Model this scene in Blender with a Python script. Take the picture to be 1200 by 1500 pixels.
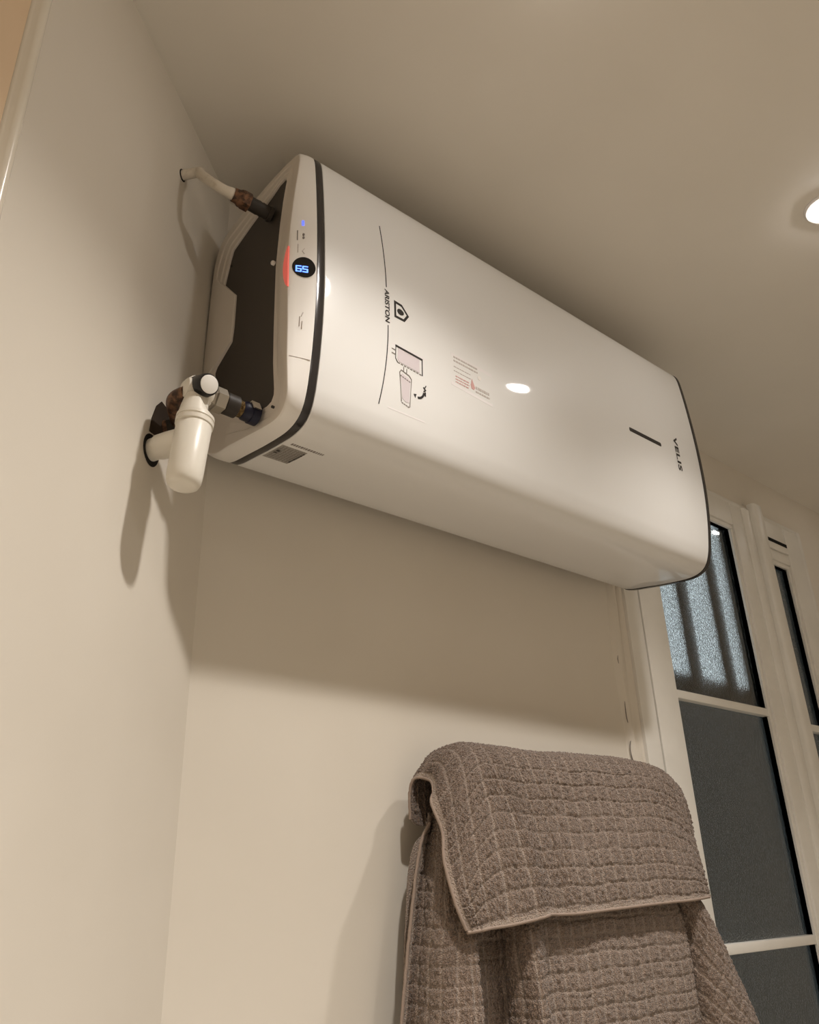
import bpy, bmesh, math, random
import numpy as np
from mathutils import Vector, Matrix

for o in list(bpy.data.objects): bpy.data.objects.remove(o, do_unlink=True)
S = bpy.context.scene
COL = S.collection
V = Vector

# ------------------------------------------------------------------ place (metres; x along the heater wall, y into it, z up)
ZO = 2.12                      # floor to heater underside
WY = 0.075                     # heater wall
ZC = 0.6426                    # ceiling (above heater underside)
XC = -0.0231                   # corner of heater wall and slanting left wall
PHI = 0.8598
DL = V((-math.sin(PHI), -math.cos(PHI), 0)); NL = V((math.cos(PHI), -math.sin(PHI), 0))
CORNER = V((XC, WY, 0))
def lw(s, p, z): return CORNER + DL*s + NL*p + V((0, 0, z))     # left wall coordinates

# ------------------------------------------------------------------ camera
FPX = 1204.16; PITCH, YAW, ROLL = 0.4341, 0.7111, -0.0319
CAM = V((-0.568, -1.0789, -0.6227))
fw = V((math.sin(YAW)*math.cos(PITCH), math.cos(YAW)*math.cos(PITCH), math.sin(PITCH)))
r0 = fw.cross(V((0, 0, 1))).normalized(); u0 = r0.cross(fw)
rt = r0*math.cos(ROLL) + u0*math.sin(ROLL); up = u0*math.cos(ROLL) - r0*math.sin(ROLL)
cd = bpy.data.cameras.new('camera'); cam = bpy.data.objects.new('camera', cd); COL.objects.link(cam)
cd.sensor_fit = 'HORIZONTAL'; cd.sensor_width = 36; cd.lens = 36*FPX/1200; cd.clip_start = .02
m = Matrix((rt, up, -fw)).transposed().to_4x4(); m.translation = CAM + V((0, 0, ZO)); cam.matrix_world = m
S.camera = cam

# ------------------------------------------------------------------ world (night outside) and exposure
wd = bpy.data.worlds.new('night'); S.world = wd; wd.use_nodes = True
wd.node_tree.nodes['Background'].inputs[0].default_value = (.052, .062, .064, 1)
wd.node_tree.nodes['Background'].inputs[1].default_value = 1.0
S.view_settings.view_transform = 'Standard'; S.view_settings.look = 'None'
S.view_settings.gamma = 1; S.view_settings.use_curve_mapping = False
S.view_settings.exposure = 0.0
LAMP_COL = (1.0, .955, .905)
# (position), lens radiance, beam watts, beam angle
LAMPS = [((.105, -.700), 140, 61, 122), ((.945, -.678), 140, 60, 106), ((2.31, -.225), 15, .6, 106), ((-.70, -1.40), 60, 120, 120), ((.35, -1.95), 60, 175, 126)]  # last two: unseen spots added behind the camera for fill light

# ------------------------------------------------------------------ materials
def mat(name, col, rough=.5, spec=.5, metal=0, coat=0, trans=0, emit=None, es=0, sheen=0, ior=1.45, coat_rough=.05):
    m = bpy.data.materials.new(name); m.use_nodes = True
    b = m.node_tree.nodes['Principled BSDF']
    b.inputs['Base Color'].default_value = (*col, 1); b.inputs['Roughness'].default_value = rough
    b.inputs['Specular IOR Level'].default_value = spec; b.inputs['Metallic'].default_value = metal
    b.inputs['Coat Weight'].default_value = coat; b.inputs['Coat Roughness'].default_value = coat_rough
    b.inputs['Transmission Weight'].default_value = trans; b.inputs['IOR'].default_value = ior
    b.inputs['Sheen Weight'].default_value = sheen
    if emit: b.inputs['Emission Color'].default_value = (*emit, 1); b.inputs['Emission Strength'].default_value = es
    return m
def noise_bump(m, scale, strength, dist, detail=3, col=None, cscale=None, colfac=(.4, .6), voronoi=False):
    nt = m.node_tree; b = nt.nodes['Principled BSDF']
    tc = nt.nodes.new('ShaderNodeTexCoord')
    if strength:
        n = nt.nodes.new('ShaderNodeTexVoronoi' if voronoi else 'ShaderNodeTexNoise'); n.inputs['Scale'].default_value = scale
        if not voronoi: n.inputs['Detail'].default_value = detail
        nt.links.new(tc.outputs['Object'], n.inputs['Vector'])
        bp = nt.nodes.new('ShaderNodeBump'); bp.inputs['Strength'].default_value = strength; bp.inputs['Distance'].default_value = dist
        nt.links.new(n.outputs[0], bp.inputs['Height']); nt.links.new(bp.outputs[0], b.inputs['Normal'])
    if col:
        n2 = nt.nodes.new('ShaderNodeTexNoise'); n2.inputs['Scale'].default_value = cscale or scale; n2.inputs['Detail'].default_value = 4
        nt.links.new(tc.outputs['Object'], n2.inputs['Vector'])
        rp = nt.nodes.new('ShaderNodeValToRGB'); rp.color_ramp.elements[0].position = colfac[0]; rp.color_ramp.elements[1].position = colfac[1]
        rp.color_ramp.elements[0].color = (*col[0], 1); rp.color_ramp.elements[1].color = (*col[1], 1)
        nt.links.new(n2.outputs[0], rp.inputs[0]); nt.links.new(rp.outputs[0], b.inputs['Base Color'])
    return m
M = {}
M['wall'] = noise_bump(mat('cream wall paint', (.74, .68, .59), .6, .25), 9, .10, .01, 2, ((.725, .665, .575), (.755, .695, .605)), 2.2)
M['ceiling'] = noise_bump(mat('ceiling paint', (.74, .69, .61), .42, .35), 60, .05, .002, 2, ((.73, .68, .60), (.75, .70, .62)), 3)
M['floor'] = noise_bump(mat('floor tile', (.42, .36, .29), .35), 30, .05, .002, 2, ((.44, .41, .36), (.50, .47, .42)), 5)
M['trim'] = noise_bump(mat('window paint', (.80, .77, .71), .38, .4), 300, .05, .0004, 2, ((.78, .75, .69), (.82, .79, .73)), 8)
M['gloss_trim'] = noise_bump(mat('gloss door paint', (.78, .71, .60), .22, .5), 14, .25, .004, 2)
M['tan'] = mat('tan door paint', (.74, .55, .36), .5, .3)
M['gap'] = mat('dark gap', (.02, .017, .014), .8, .2)
M['white'] = noise_bump(mat('white enamel', (.765, .748, .72), .40, .25, coat=.45, coat_rough=.05), 500, .02, .0004, 1)
M['white_plastic'] = mat('white plastic', (.79, .75, .70), .38, .45)
M['rim_plastic'] = mat('rim plastic', (.70, .64, .57), .45, .4)
M['band'] = mat('black chrome band', (.045, .04, .038), .16, .6, metal=.35)
M['dark_panel'] = noise_bump(mat('dark brown grey panel', (.062, .052, .043), .55, .35), 300, .05, .0005, 1)
M['ink'] = mat('black print', (.028, .024, .022), .45, .3)
M['grey_ink'] = mat('grey print', (.22, .19, .17), .5, .3)
M['pale_ink'] = mat('pale print', (.52, .46, .42), .5, .3)
M['lilac'] = mat('lilac print', (.64, .57, .58), .4, .4)
M['sticker'] = mat('pale sticker', (.77, .73, .715), .32, .4)
M['red_ink'] = mat('red print', (.60, .34, .31), .45, .3)
M['label_grey'] = noise_bump(mat('grey rating label', (.33, .31, .28), .5, .3), 0, 0, 0, 2, ((.26, .24, .21), (.42, .39, .35)), 700)
M['display'] = mat('black display glass', (.006, .006, .007), .08, .5)
M['blue_led'] = mat('blue segments', (.02, .04, .3), .4, emit=(.10, .22, 1.0), es=3.2)
M['blue_dot'] = mat('blue indicator', (.02, .03, .3), .4, emit=(.12, .16, 1.0), es=1.6)
M['red_lens'] = mat('red lamp lens', (.75, .16, .13), .3, emit=(1, .16, .12), es=.30)
M['pipe_paint'] = noise_bump(mat('painted pipe', (.68, .61, .51), .4, .4), 90, .4, .002, 3, ((.70, .63, .53), (.52, .44, .34)), 60, (.55, .75))
M['rust'] = noise_bump(mat('oxidised brass nut', (.11, .055, .030), .45, .5, metal=.4), 160, .5, .002, 3, ((.05, .028, .018), (.19, .095, .05)), 120)
M['dark_rubber'] = mat('dark dielectric sleeve', (.035, .028, .022), .5, .3)
M['black_plastic'] = mat('black knob plastic', (.012, .011, .011), .32, .5)
M['brass'] = noise_bump(mat('tarnished brass', (.30, .21, .10), .4, .5, metal=.7), 250, .4, .001, 2, ((.14, .09, .04), (.45, .34, .18)), 300)
M['grey_metal'] = mat('dull nickel', (.36, .32, .26), .38, .5, metal=.5)
M['blue_ring'] = mat('dark blue ring', (.005, .005, .020), .4, .4)
M['siphon'] = noise_bump(mat('cream white siphon plastic', (.76, .71, .62), .34, .45), 200, .03, .0006, 2)
M['knob_cap'] = noise_bump(mat('white knob cap', (.80, .77, .72), .5, .3), 900, .3, .0006, 2)
M['towel'] = noise_bump(mat('taupe terry', (.30, .22, .17), .95, .05, sheen=.3), 480, 1.0, .006, 2, ((.135, .093, .068), (.320, .230, .173)), 420, (.36, .64))
def woven(m):
    # the grid of grooves is flat weave in a paler yarn
    nt = m.node_tree; b = nt.nodes['Principled BSDF']; src = b.inputs['Base Color'].links[0].from_socket
    a = nt.nodes.new('ShaderNodeAttribute'); a.attribute_name = 'groove'
    k = nt.nodes.new('ShaderNodeMath'); k.operation = 'MULTIPLY'; k.inputs[1].default_value = .70; nt.links.new(a.outputs['Fac'], k.inputs[0])
    x = nt.nodes.new('ShaderNodeMixRGB'); x.inputs[2].default_value = (.44, .345, .275, 1)
    nt.links.new(k.outputs[0], x.inputs[0]); nt.links.new(src, x.inputs[1]); nt.links.new(x.outputs[0], b.inputs['Base Color'])
woven(M['towel'])
M['hem'] = noise_bump(mat('taupe hem weave', (.31, .240, .195), .9, .05), 700, .4, .002, 2)
M['steel'] = mat('white radiator enamel', (.75, .73, .70), .3, .5)
M['lens'] = None
M['ring'] = mat('lamp ring white', (.8, .78, .75), .35, .5)
M['iron'] = mat('dark iron bars', (.010, .011, .012), .7, .2)
M['hole'] = mat('dark plaster hole', (.055, .040, .030), .9, .1)
M['vent_dark'] = mat('vent slot', (.012, .011, .010), .8, .2)

# frosted, hammered window glass; light and dark colour grain stands in for its glitter
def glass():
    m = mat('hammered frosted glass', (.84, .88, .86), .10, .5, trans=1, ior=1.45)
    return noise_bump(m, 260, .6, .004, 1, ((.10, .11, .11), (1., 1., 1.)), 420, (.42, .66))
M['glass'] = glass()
M['glass_face'] = mat('smooth glass face', (.90, .93, .92), .06, .5, trans=1, ior=1.45)
def glow_mat(name, c, strength, blotch):
    m = bpy.data.materials.new(name); m.use_nodes = True; nt = m.node_tree; b = nt.nodes['Principled BSDF']
    b.inputs['Base Color'].default_value = (.05, .05, .05, 1); b.inputs['Roughness'].default_value = .9
    b.inputs['Emission Color'].default_value = (*c, 1); b.inputs['Emission Strength'].default_value = strength
    return m
M['glow_panel'] = glow_mat('glow panel behind the glass', (.66, .77, .82), 1.3, 0)  # emissive panel added outside the upper pane

# ------------------------------------------------------------------ builders
ORG = {}
def link(name, me, mt, parent=None, smooth=None):
    """verts in place coordinates; a child is stored relative to its parents' origin"""
    o = bpy.data.objects.new(name, me)
    base = V((0, 0, 0))
    if parent is not None: o.parent = parent; base = ORG[parent.name]
    else:
        n = len(me.vertices); co = np.empty(n*3); me.vertices.foreach_get('co', co); co = co.reshape(-1, 3)
        base = V(((co[:, 0].min()+co[:, 0].max())/2, (co[:, 1].min()+co[:, 1].max())/2, co[:, 2].min()))
        o.location = base + V((0, 0, ZO))
    me.transform(Matrix.Translation(-base))
    COL.objects.link(o); ORG[o.name] = base
    if mt is not None: me.materials.append(mt)
    if smooth is not None:
        me.polygons.foreach_set('use_smooth', [True]*len(me.polygons)); me.set_sharp_from_angle(angle=math.radians(smooth))
    me.update()
    return o
def mk(name, bm, mt, parent=None, smooth=None):
    bmesh.ops.recalc_face_normals(bm, faces=bm.faces[:])
    me = bpy.data.meshes.new(name); bm.to_mesh(me); bm.free(); return link(name, me, mt, parent, smooth)
def data(name, vs, fs, mt, parent=None, smooth=None):
    me = bpy.data.meshes.new(name); me.from_pydata([tuple(v) for v in vs], [], fs); me.update(); return link(name, me, mt, parent, smooth)
def thing(name, label, cat, base, group=None, kind=None):
    o = bpy.data.objects.new(name, None); COL.objects.link(o); o.location = V(base) + V((0, 0, ZO)); o.empty_display_size = .05
    ORG[o.name] = V(base)
    if label: o['label'] = label
    if cat: o['category'] = cat
    if group: o['group'] = group
    if kind: o['kind'] = kind
    return o
def tag(o, label=None, cat=None, kind=None, group=None):
    if label: o['label'] = label
    if cat: o['category'] = cat
    if kind: o['kind'] = kind
    if group: o['group'] = group
    return o
def box(bm, a, b, bev=0, seg=2):
    a, b = V(a), V(b); r = bmesh.ops.create_cube(bm, size=1)
    for v in r['verts']: v.co = V(((a[i]+b[i])/2 + v.co[i]*(b[i]-a[i]) for i in range(3)))
    if bev:
        es = list({e for v in r['verts'] for e in v.link_edges})
        bmesh.ops.bevel(bm, geom=es, offset=bev, segments=seg, affect='EDGES', profile=.6)
def bx(name, a, b, mt, parent=None, bev=0, seg=2):
    bm = bmesh.new(); box(bm, a, b, bev, seg); return mk(name, bm, mt, parent, 40 if bev else None)
def frame_axes(d):
    d = V(d).normalized(); h = V((0, 0, 1)) if abs(d.z) < .9 else V((1, 0, 0))
    a = d.cross(h).normalized(); return d, a, d.cross(a).normalized()
def lathe(bm, p, d, prof, n=32, caps=True, squash=None):
    """prof: list of (distance along axis, radius)"""
    d, a, b = frame_axes(d); p = V(p); rings = []
    for t, r in prof:
        rings.append([bm.verts.new(p + d*t + (a*math.cos(2*math.pi*k/n) + b*math.sin(2*math.pi*k/n))*r) for k in range(n)])
    for i in range(len(rings)-1):
        for k in range(n): bm.faces.new((rings[i][k], rings[i][(k+1) % n], rings[i+1][(k+1) % n], rings[i+1][k]))
    if caps: bm.faces.new(rings[0]); bm.faces.new(rings[-1])
def lt(name, p, d, prof, mt, parent=None, n=32, smooth=35):
    bm = bmesh.new(); lathe(bm, p, d, prof, n); return mk(name, bm, mt, parent, smooth)
def catmull(P, n, closed=False):
    P = [V(p) for p in P]; out = []; k = len(P)
    segs = k if closed else k-1
    for i in range(segs):
        g = lambda j: P[j % k] if closed else P[max(0, min(k-1, j))]
        a, b, c, d = g(i-1), g(i), g(i+1), g(i+2)
        for q in range(n):
            t = q/n
            out.append(.5*((2*b) + (c-a)*t + (2*a-5*b+4*c-d)*t*t + (3*b-3*c+d-a)*t**3))
    if not closed: out.append(P[-1].copy())
    return out
def tube(bm, path, rad, n=20):
    rings = []; N = len(path); ref = None
    for i, p in enumerate(path):
        d = (path[min(i+1, N-1)] - path[max(i-1, 0)]).normalized()
        if ref is None: _, ref, _ = frame_axes(d)
        a = (ref - d*ref.dot(d)).normalized(); b = d.cross(a); ref = a
        r = rad(i/(N-1)) if callable(rad) else rad
        rings.append([bm.verts.new(p + (a*math.cos(2*math.pi*k/n) + b*math.sin(2*math.pi*k/n))*r) for k in range(n)])
    for i in range(N-1):
        for k in range(n): bm.faces.new((rings[i][k], rings[i][(k+1) % n], rings[i+1][(k+1) % n], rings[i+1][k]))
    bm.faces.new(rings[0]); bm.faces.new(rings[-1])
def prism(bm, pts, vec):
    vec = V(vec); a = [bm.verts.new(V(p)) for p in pts]; b = [bm.verts.new(V(p)+vec) for p in pts]; n = len(pts)
    bm.faces.new(a); bm.faces.new(b[::-1])
    for i in range(n): bm.faces.new((a[i], a[(i+1) % n], b[(i+1) % n], b[i]))

# ================================================================== ROOM
ZF = -ZO
def slab(name, pts, z0, z1, mt):
    bm = bmesh.new(); prism(bm, [V((x, y, z0)) for x, y in pts], (0, 0, z1-z0)); return tag(mk(name, bm, mt), kind='structure')
lend = lw(3.1, 0, 0); T = .12
RX = 2.72; FY = -2.9
lo = lend - NL*T; co = CORNER - NL*T
foot = [(XC, WY), (RX, WY), (RX, FY), (lend.x, FY), (lend.x, lend.y)]
slab('floor', [(co.x-.1, WY+T), (RX+T, WY+T), (RX+T, FY-T), (lend.x-T, FY-T), (lo.x, lo.y)], ZF-.1, ZF, M['floor'])
slab('ceiling', [(co.x-.1, WY+T), (RX+T, WY+T), (RX+T, FY-T), (lend.x-T-.1, FY-T), (lo.x-.1, lo.y)], ZC, ZC+.1, M['ceiling'])
# heater wall with the window opening
OX0, OX1, OZ0, OZ1 = 1.114, 2.220, -1.34, .491
bm = bmesh.new()
for a, b in (((XC-.12, WY, ZF), (OX0, WY+T, ZC)), ((OX1, WY, ZF), (RX, WY+T, ZC)), ((OX0, WY, OZ1), (OX1, WY+T, ZC)), ((OX0, WY, ZF), (OX1, WY+T, OZ0))):
    box(bm, a, b)
tag(mk('wall_back', bm, M['wall']), kind='structure')
slab('wall_left', [(CORNER.x, CORNER.y), (lend.x, lend.y), (lo.x, lo.y), (co.x, co.y)], ZF, ZC, M['wall'])
slab('wall_right', [(RX, WY+T), (RX, FY-T), (RX+T, FY-T), (RX+T, WY+T)], ZF, ZC, M['wall'])
slab('wall_front', [(lend.x, FY), (RX, FY), (RX, FY-T), (lend.x, FY-T)], ZF, ZC, M['wall'])
if lend.y > FY:
    slab('wall_entry', [(lend.x, lend.y), (lend.x, FY-T), (lend.x-T, FY-T), (lend.x-T, lend.y)], ZF, ZC, M['wall'])

# door frame edge on the left wall (glossy bead + tan leaf)
d = thing('door_1', None, None, lw(.9, .0, ZF), kind='structure')
bm = bmesh.new()
prof = [(.583, 0), (.586, .006), (.591, .011), (.596, .0135), (.601, .0135), (.606, .010), (.608, .006), (.610, .005), (.612, .003), (.613, 0)]
prism(bm, [lw(s, p, ZF) for s, p in prof], (0, 0, ZC-ZF)); mk('door_casing', bm, M['gloss_trim'], d, 50)
bm = bmesh.new(); prism(bm, [lw(s, p, ZF) for s, p in [(.613, 0), (.613, .0025), (1.45, .0025), (1.45, 0)]], (0, 0, ZC-ZF-.02)); mk('door_leaf', bm, M['tan'], d)

# ================================================================== WINDOW
FY0 = WY-.020                                    # front of the frame
w = thing('window_1', 'white painted casement window with hammered glass panes, right of the water heater', None, (1.6, WY, OZ0), kind='structure')
TR = M['trim']
def pc(name, x0, x1, z0, z1, y0, y1, parent, bev=.003, mt=None): return bx(name, (x0, y0, z0), (x1, y1, z1), mt or TR, parent, bev)
# fixed frame
pc('jamb', 1.108, 1.1666, OZ0, .491, FY0, WY+.05, w)
pc('jamb', 2.198, 2.226, OZ0, .491, FY0+.004, WY+.05, w)
pc('head', 1.1666, 2.198, .474, .491, FY0+.004, WY+.05, w)
pc('frame_gap', 1.1656, 1.1737, OZ0+.02, .474, FY0+.014, WY+.04, w, 0, M['gap'])
pc('window_sill', 1.09, 2.25, OZ0-.03, OZ0, FY0-.03, WY+.05, w)
def sash(x0, x1, gx0, gx1, gtop, ztop, mun, lst_y):
    s = thing('sash', None, None, ((x0+x1)/2, FY0, OZ0)); s.parent = w; s.location = V(((x0+x1)/2, FY0, OZ0)) - ORG[w.name]
    ORG[s.name] = V(((x0+x1)/2, FY0, OZ0))
    y0, y1 = FY0, FY0+.034
    zb = OZ0+.10; b = .014                        # moulding bead width
    pc('stile', x0, gx0-b*.2, OZ0+.004, ztop, y0, y1, s)
    pc('stile', gx1+b, x1, OZ0+.004, ztop, y0, y1, s)
    pc('top_rail', gx0-b*.2, gx1+b, gtop+b, ztop, y0+.0006, y1, s)
    pc('bottom_rail', gx0-b*.2, gx1+b, OZ0+.004, zb, y0+.0006, y1, s)
    # glazing bead: stepped and set back
    for k, (o0, yy) in enumerate(((b, .006), (b*.55, .013))):
        bm = bmesh.new()
        box(bm, (gx1, y0+yy, zb), (gx1+o0, y1, gtop), .0015, 1)
        box(bm, (gx0-b*.2, y0+yy, gtop), (gx1+o0, y1, gtop+o0), .0015, 1)
        mk('glazing_bead', bm, TR, s, 40)
    zs = [gtop]
    for z in mun:
        pc('muntin', gx0-.002, gx1+.002, z-.011, z+.011, y0+.008, y1, s, .004); zs += [z+.011, z-.011]
    zs.append(zb)
    for i in range(0, len(zs), 2):
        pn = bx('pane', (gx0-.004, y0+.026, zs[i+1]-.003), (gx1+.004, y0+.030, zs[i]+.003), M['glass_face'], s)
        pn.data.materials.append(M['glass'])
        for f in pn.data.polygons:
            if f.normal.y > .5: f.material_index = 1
    return s
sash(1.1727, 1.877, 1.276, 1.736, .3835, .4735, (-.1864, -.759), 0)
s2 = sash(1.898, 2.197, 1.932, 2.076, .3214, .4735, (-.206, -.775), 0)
# meeting batten, rounded nosing
bm = bmesh.new()
pts = [(1.864, FY0+.002), (1.864, FY0-.016), (1.868, FY0-.021), (1.876, FY0-.024), (1.911, FY0-.024), (1.919, FY0-.021), (1.923, FY0-.014), (1.923, FY0+.002)]
prism(bm, [V((x, y, OZ0+.01)) for x, y in pts], (0, 0, .4975-OZ0-.01)); mk('meeting_batten', bm, TR, w, 40)
bm = bmesh.new()
pts = [(1.813, FY0+.001), (1.813, FY0-.004), (1.820, FY0-.009), (1.853, FY0-.009), (1.865, FY0-.004), (1.865, FY0+.001)]
prism(bm, [V((x, y, OZ0+.01)) for x, y in pts], (0, 0, .472-OZ0-.01)); mk('sash_moulding', bm, TR, w, 40)
# trickle vent in the right sash's top rail
vt = bx('trickle_vent', (1.918, FY0-.008, .369), (2.080, FY0+.001, .410), TR, w, .006)
for k in range(16):
    x = 1.933+k*.0087
    bx('vent_slot', (x, FY0-.0095, .3915), (x+.0063, FY0-.007, .4035), M['vent_dark'], vt)
# plaster architrave left of the frame
bm = bmesh.new()
random.seed(4)
prof = [(1.058, 0), (1.064, .0035), (1.071, .009), (1.078, .0105), (1.084, .0085), (1.088, .0045), (1.094, .0045), (1.098, .010), (1.1075, .012), (1.1075, 0)]
prev = None; NZ = 60
for k in range(NZ+1):
    z = ZF + (0.52-ZF)*k/NZ
    wob = .006*math.sin(z*7.3)+.003*math.sin(z*17)
    ring = [bm.verts.new((x + wob*max(0, (1.096-x)/.038), WY-p + (.0015*math.sin(z*11+x*300) if 0 < p < .0115 else 0), z)) for x, p in prof]
    if prev:
        for i in range(len(ring)-1): bm.faces.new((prev[i], prev[i+1], ring[i+1], ring[i]))
    else: bm.faces.new(ring)
    prev = ring
bm.faces.new(prev)
tr1 = tag(mk('trim_1', bm, M['wall'], None, 45), kind='structure')
# hairline plaster crack along the moulding
pth = catmull([V((1.0648+.004*math.sin(i*2.1)+(.004 if i % 2 else 0), WY-.0062, -.06-.035*i)) for i in range(10)], 4)
bm = bmesh.new(); tube(bm, pth, .0011, 6); mk('plaster_crack', bm, M['grey_ink'], tr1, 60)

# outside: glow panel and dark bars added for sparkle, only seen through the hammered glass
cw = thing('pane_backlight', 'bluish glow panel added outside, seen blurred through the upper hammered pane', None, (1.53, .14, -.16), kind='structure')
bx('glow_panel', (1.30, .118, -.11), (1.735, .122, .50), M['glow_panel'], cw)
bx('panel_backing', (1.24, .123, -.16), (1.83, .15, .53), M['iron'], cw)
for x in (1.452, 1.628): bx('dark_bar', (x-.026, .101, -.16), (x+.026, .111, .50), M['iron'], cw, .003)

# ================================================================== CEILING LAMPS
for i, ((x, y), st, beam, BEAM) in enumerate(LAMPS):
    lb = ('round recessed ceiling spotlight at the top edge above the heater', 'round recessed ceiling spotlight glaring at the right edge of the ceiling',
          'small recessed ceiling spotlight by the window, mirrored in its upper pane', 'added fill spotlight behind the viewer, nearer the slanting left wall', 'added fill spotlight behind the viewer, farther from the left wall')[i]
    t = thing('recessed_spotlight', lb, 'ceiling light', (x, y, ZC-.006), 'recessed ceiling spotlights')
    bm = bmesh.new(); lathe(bm, (x, y, ZC), (0, 0, -1), [(0, .044), (.003, .044), (.006, .041), (.006, .034), (.0, .033)], 40, caps=False); mk('ring', bm, M['ring'], t, 40)
    lm = mat('lamp lens', (.9, .9, .9), .4, emit=LAMP_COL, es=st)
    bm = bmesh.new(); lathe(bm, (x, y, ZC-.001), (0, 0, -1), [(0, .0325), (.004, .032), (.008, .028), (.0105, .019), (.0115, .008)], 28); mk('lens', bm, lm, t, 60)
    ld = bpy.data.lights.new('beam', 'SPOT'); ld.energy = beam; ld.color = LAMP_COL; ld.spot_size = math.radians(BEAM); ld.spot_blend = 1.0; ld.shadow_soft_size = .030
    lo_ = bpy.data.objects.new('beam', ld); COL.objects.link(lo_); lo_.parent = t; lo_.location = (0, 0, -.016)

# ================================================================== WATER HEATER
L = 1.0553
hw = thing('water_heater', 'white flat wall-hung electric water heater with dark side bands and round display', 'water heater', (L/2, WY, 0))
# jacket section: (depth from the fitted back plane, height)
P0 = [(-.036, .075), (-.022, .036), (0, .024), (.05, .016), (.10, .009), (.150, .0045), (.176, .0065), (.194, .0140), (.206, .0275), (.2135, .046), (.2185, .066), (.2265, .115), (.2325, .18),
      (.2345, .248), (.2330, .333), (.2280, .42), (.2225, .482), (.2185, .508), (.2120, .5215), (.199, .5285), (.165, .5300), (.10, .5250), (.03, .511), (-.015, .495), (-.034, .465)]
CY, CZ_ = .095, .262
NA = 360
def radial(poly2):
    """distance from the section's centre to the polygon, for NA angles"""
    P = np.array(poly2); Q = np.roll(P, -1, 0); out = []
    for k in range(NA):
        a = 2*math.pi*k/NA; dx, dz = math.cos(a), math.sin(a); best = .01
        ex, ez = Q[:, 0]-P[:, 0], Q[:, 1]-P[:, 1]
        den = dx*ez - dz*ex
        with np.errstate(divide='ignore', invalid='ignore'):
            px, pz = P[:, 0]-CY, P[:, 1]-CZ_
            t = (px*ez - pz*ex)/den; s = (px*dz - pz*dx)/den
        ok = (np.abs(den) > 1e-12) & (t > 0) & (s >= -1e-9) & (s <= 1+1e-9)
        if ok.any(): best = t[ok].max()
        out.append((CY+dx*best, CZ_+dz*best))
    return np.array(out)
Pc = radial([(p.x, p.y) for p in catmull([V((a, b, 0)) for a, b in P0], 8)])
fr = sorted([(z, dd) for dd, z in Pc if dd > .2])
def front_d(z): return float(np.interp(z, [a for a, _ in fr], [b for _, b in fr]))
def ringloft(name, rings, mt, parent, cap0=False, cap1=False, smooth=32):
    n = len(rings[0]); vs = [v for r in rings for v in r]; fs = []
    for i in range(len(rings)-1):
        for k in range(n): fs.append((i*n+k, i*n+(k+1) % n, (i+1)*n+(k+1) % n, (i+1)*n+k))
    if cap0: fs.append(tuple(range(n)))
    if cap1: fs.append(tuple(range((len(rings)-1)*n, len(rings)*n)))
    bm = bmesh.new(); bv = [bm.verts.new(v) for v in vs]
    for f in fs: bm.faces.new([bv[i] for i in f])
    return mk(name, bm, mt, parent, smooth)
def sec(x, grow=0., A=None):
    A = Pc if A is None else A; o = []
    for dd, z in A:
        l = math.hypot(dd-CY, z-CZ_); k = (l+grow)/l; o.append((x, -(CY+(dd-CY)*k), CZ_+(z-CZ_)*k))
    return o
ringloft('jacket', [sec(.0, -.003), sec(.0008, -.0008), sec(.003, 0)] + [sec(L*t) for t in (.1, .25, .4, .55, .7, .85)] + [sec(L-.003), sec(L-.0008, -.0008), sec(L, -.003)], M['white'], hw, True, True)
ringloft('band', [sec(-.0140, -.003), sec(-.0135, -.0008), sec(-.011, -.0002), sec(-.003, -.0002), sec(-.0005, -.0008), sec(.0, -.003)], M['band'], hw, smooth=50)
ringloft('band', [sec(L, -.003), sec(L+.0005, .0008), sec(L+.003, .0012), sec(L+.009, .0008), sec(L+.010, -.003)], M['band'], hw, smooth=50)
ringloft('end_cap', [sec(L+.010, -.003), sec(L+.016, -.008), sec(L+.019, -.03)], M['white_plastic'], hw, False, True, 50)
# left cap: lofts from the band to the side outline
Q0 = [(-.0635, -.037, .30), (-.0640, -.038, .205), (-.0615, -.034, .095), (-.057, -.022, .042), (-.050, .002, .0245), (-.049, .05, .0185), (-.046, .10, .0135), (-.042, .15, .0095), (-.040, .178, .0105), (-.0405, .196, .0195), (-.0425, .207, .034), (-.0455, .2115, .052), (-.050, .2145, .10), (-.0515, .2155, .15),
      (-.0535, .2150, .23), (-.0535, .2135, .313), (-.049, .2145, .40), (-.043, .2155, .470), (-.0390, .2130, .503), (-.0375, .2075, .5180), (-.038, .195, .5235), (-.043, .15, .5210), (-.050, .10, .5075), (-.0560, .05, .4935), (-.0595, -.004, .480), (-.0620, -.026, .450), (-.0630, -.034, .40)]
q3 = catmull([V(p) for p in Q0], 8, True)
Qc = radial([(p.y, p.z) for p in q3])
def q_x(dd, z):
    a = math.atan2(z-CZ_, dd-CY); best = min(q3, key=lambda p: abs((math.atan2(p.z-CZ_, p.y-CY)-a+math.pi) % (2*math.pi)-math.pi)); return best.x
Qx = np.array([q_x(*p) for p in Qc])
for _ in range(3): Qx = (np.roll(Qx, 1)+Qx*2+np.roll(Qx, -1))/4
Pn = [( -.014, p[0], p[1]) for p in Pc]
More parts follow.
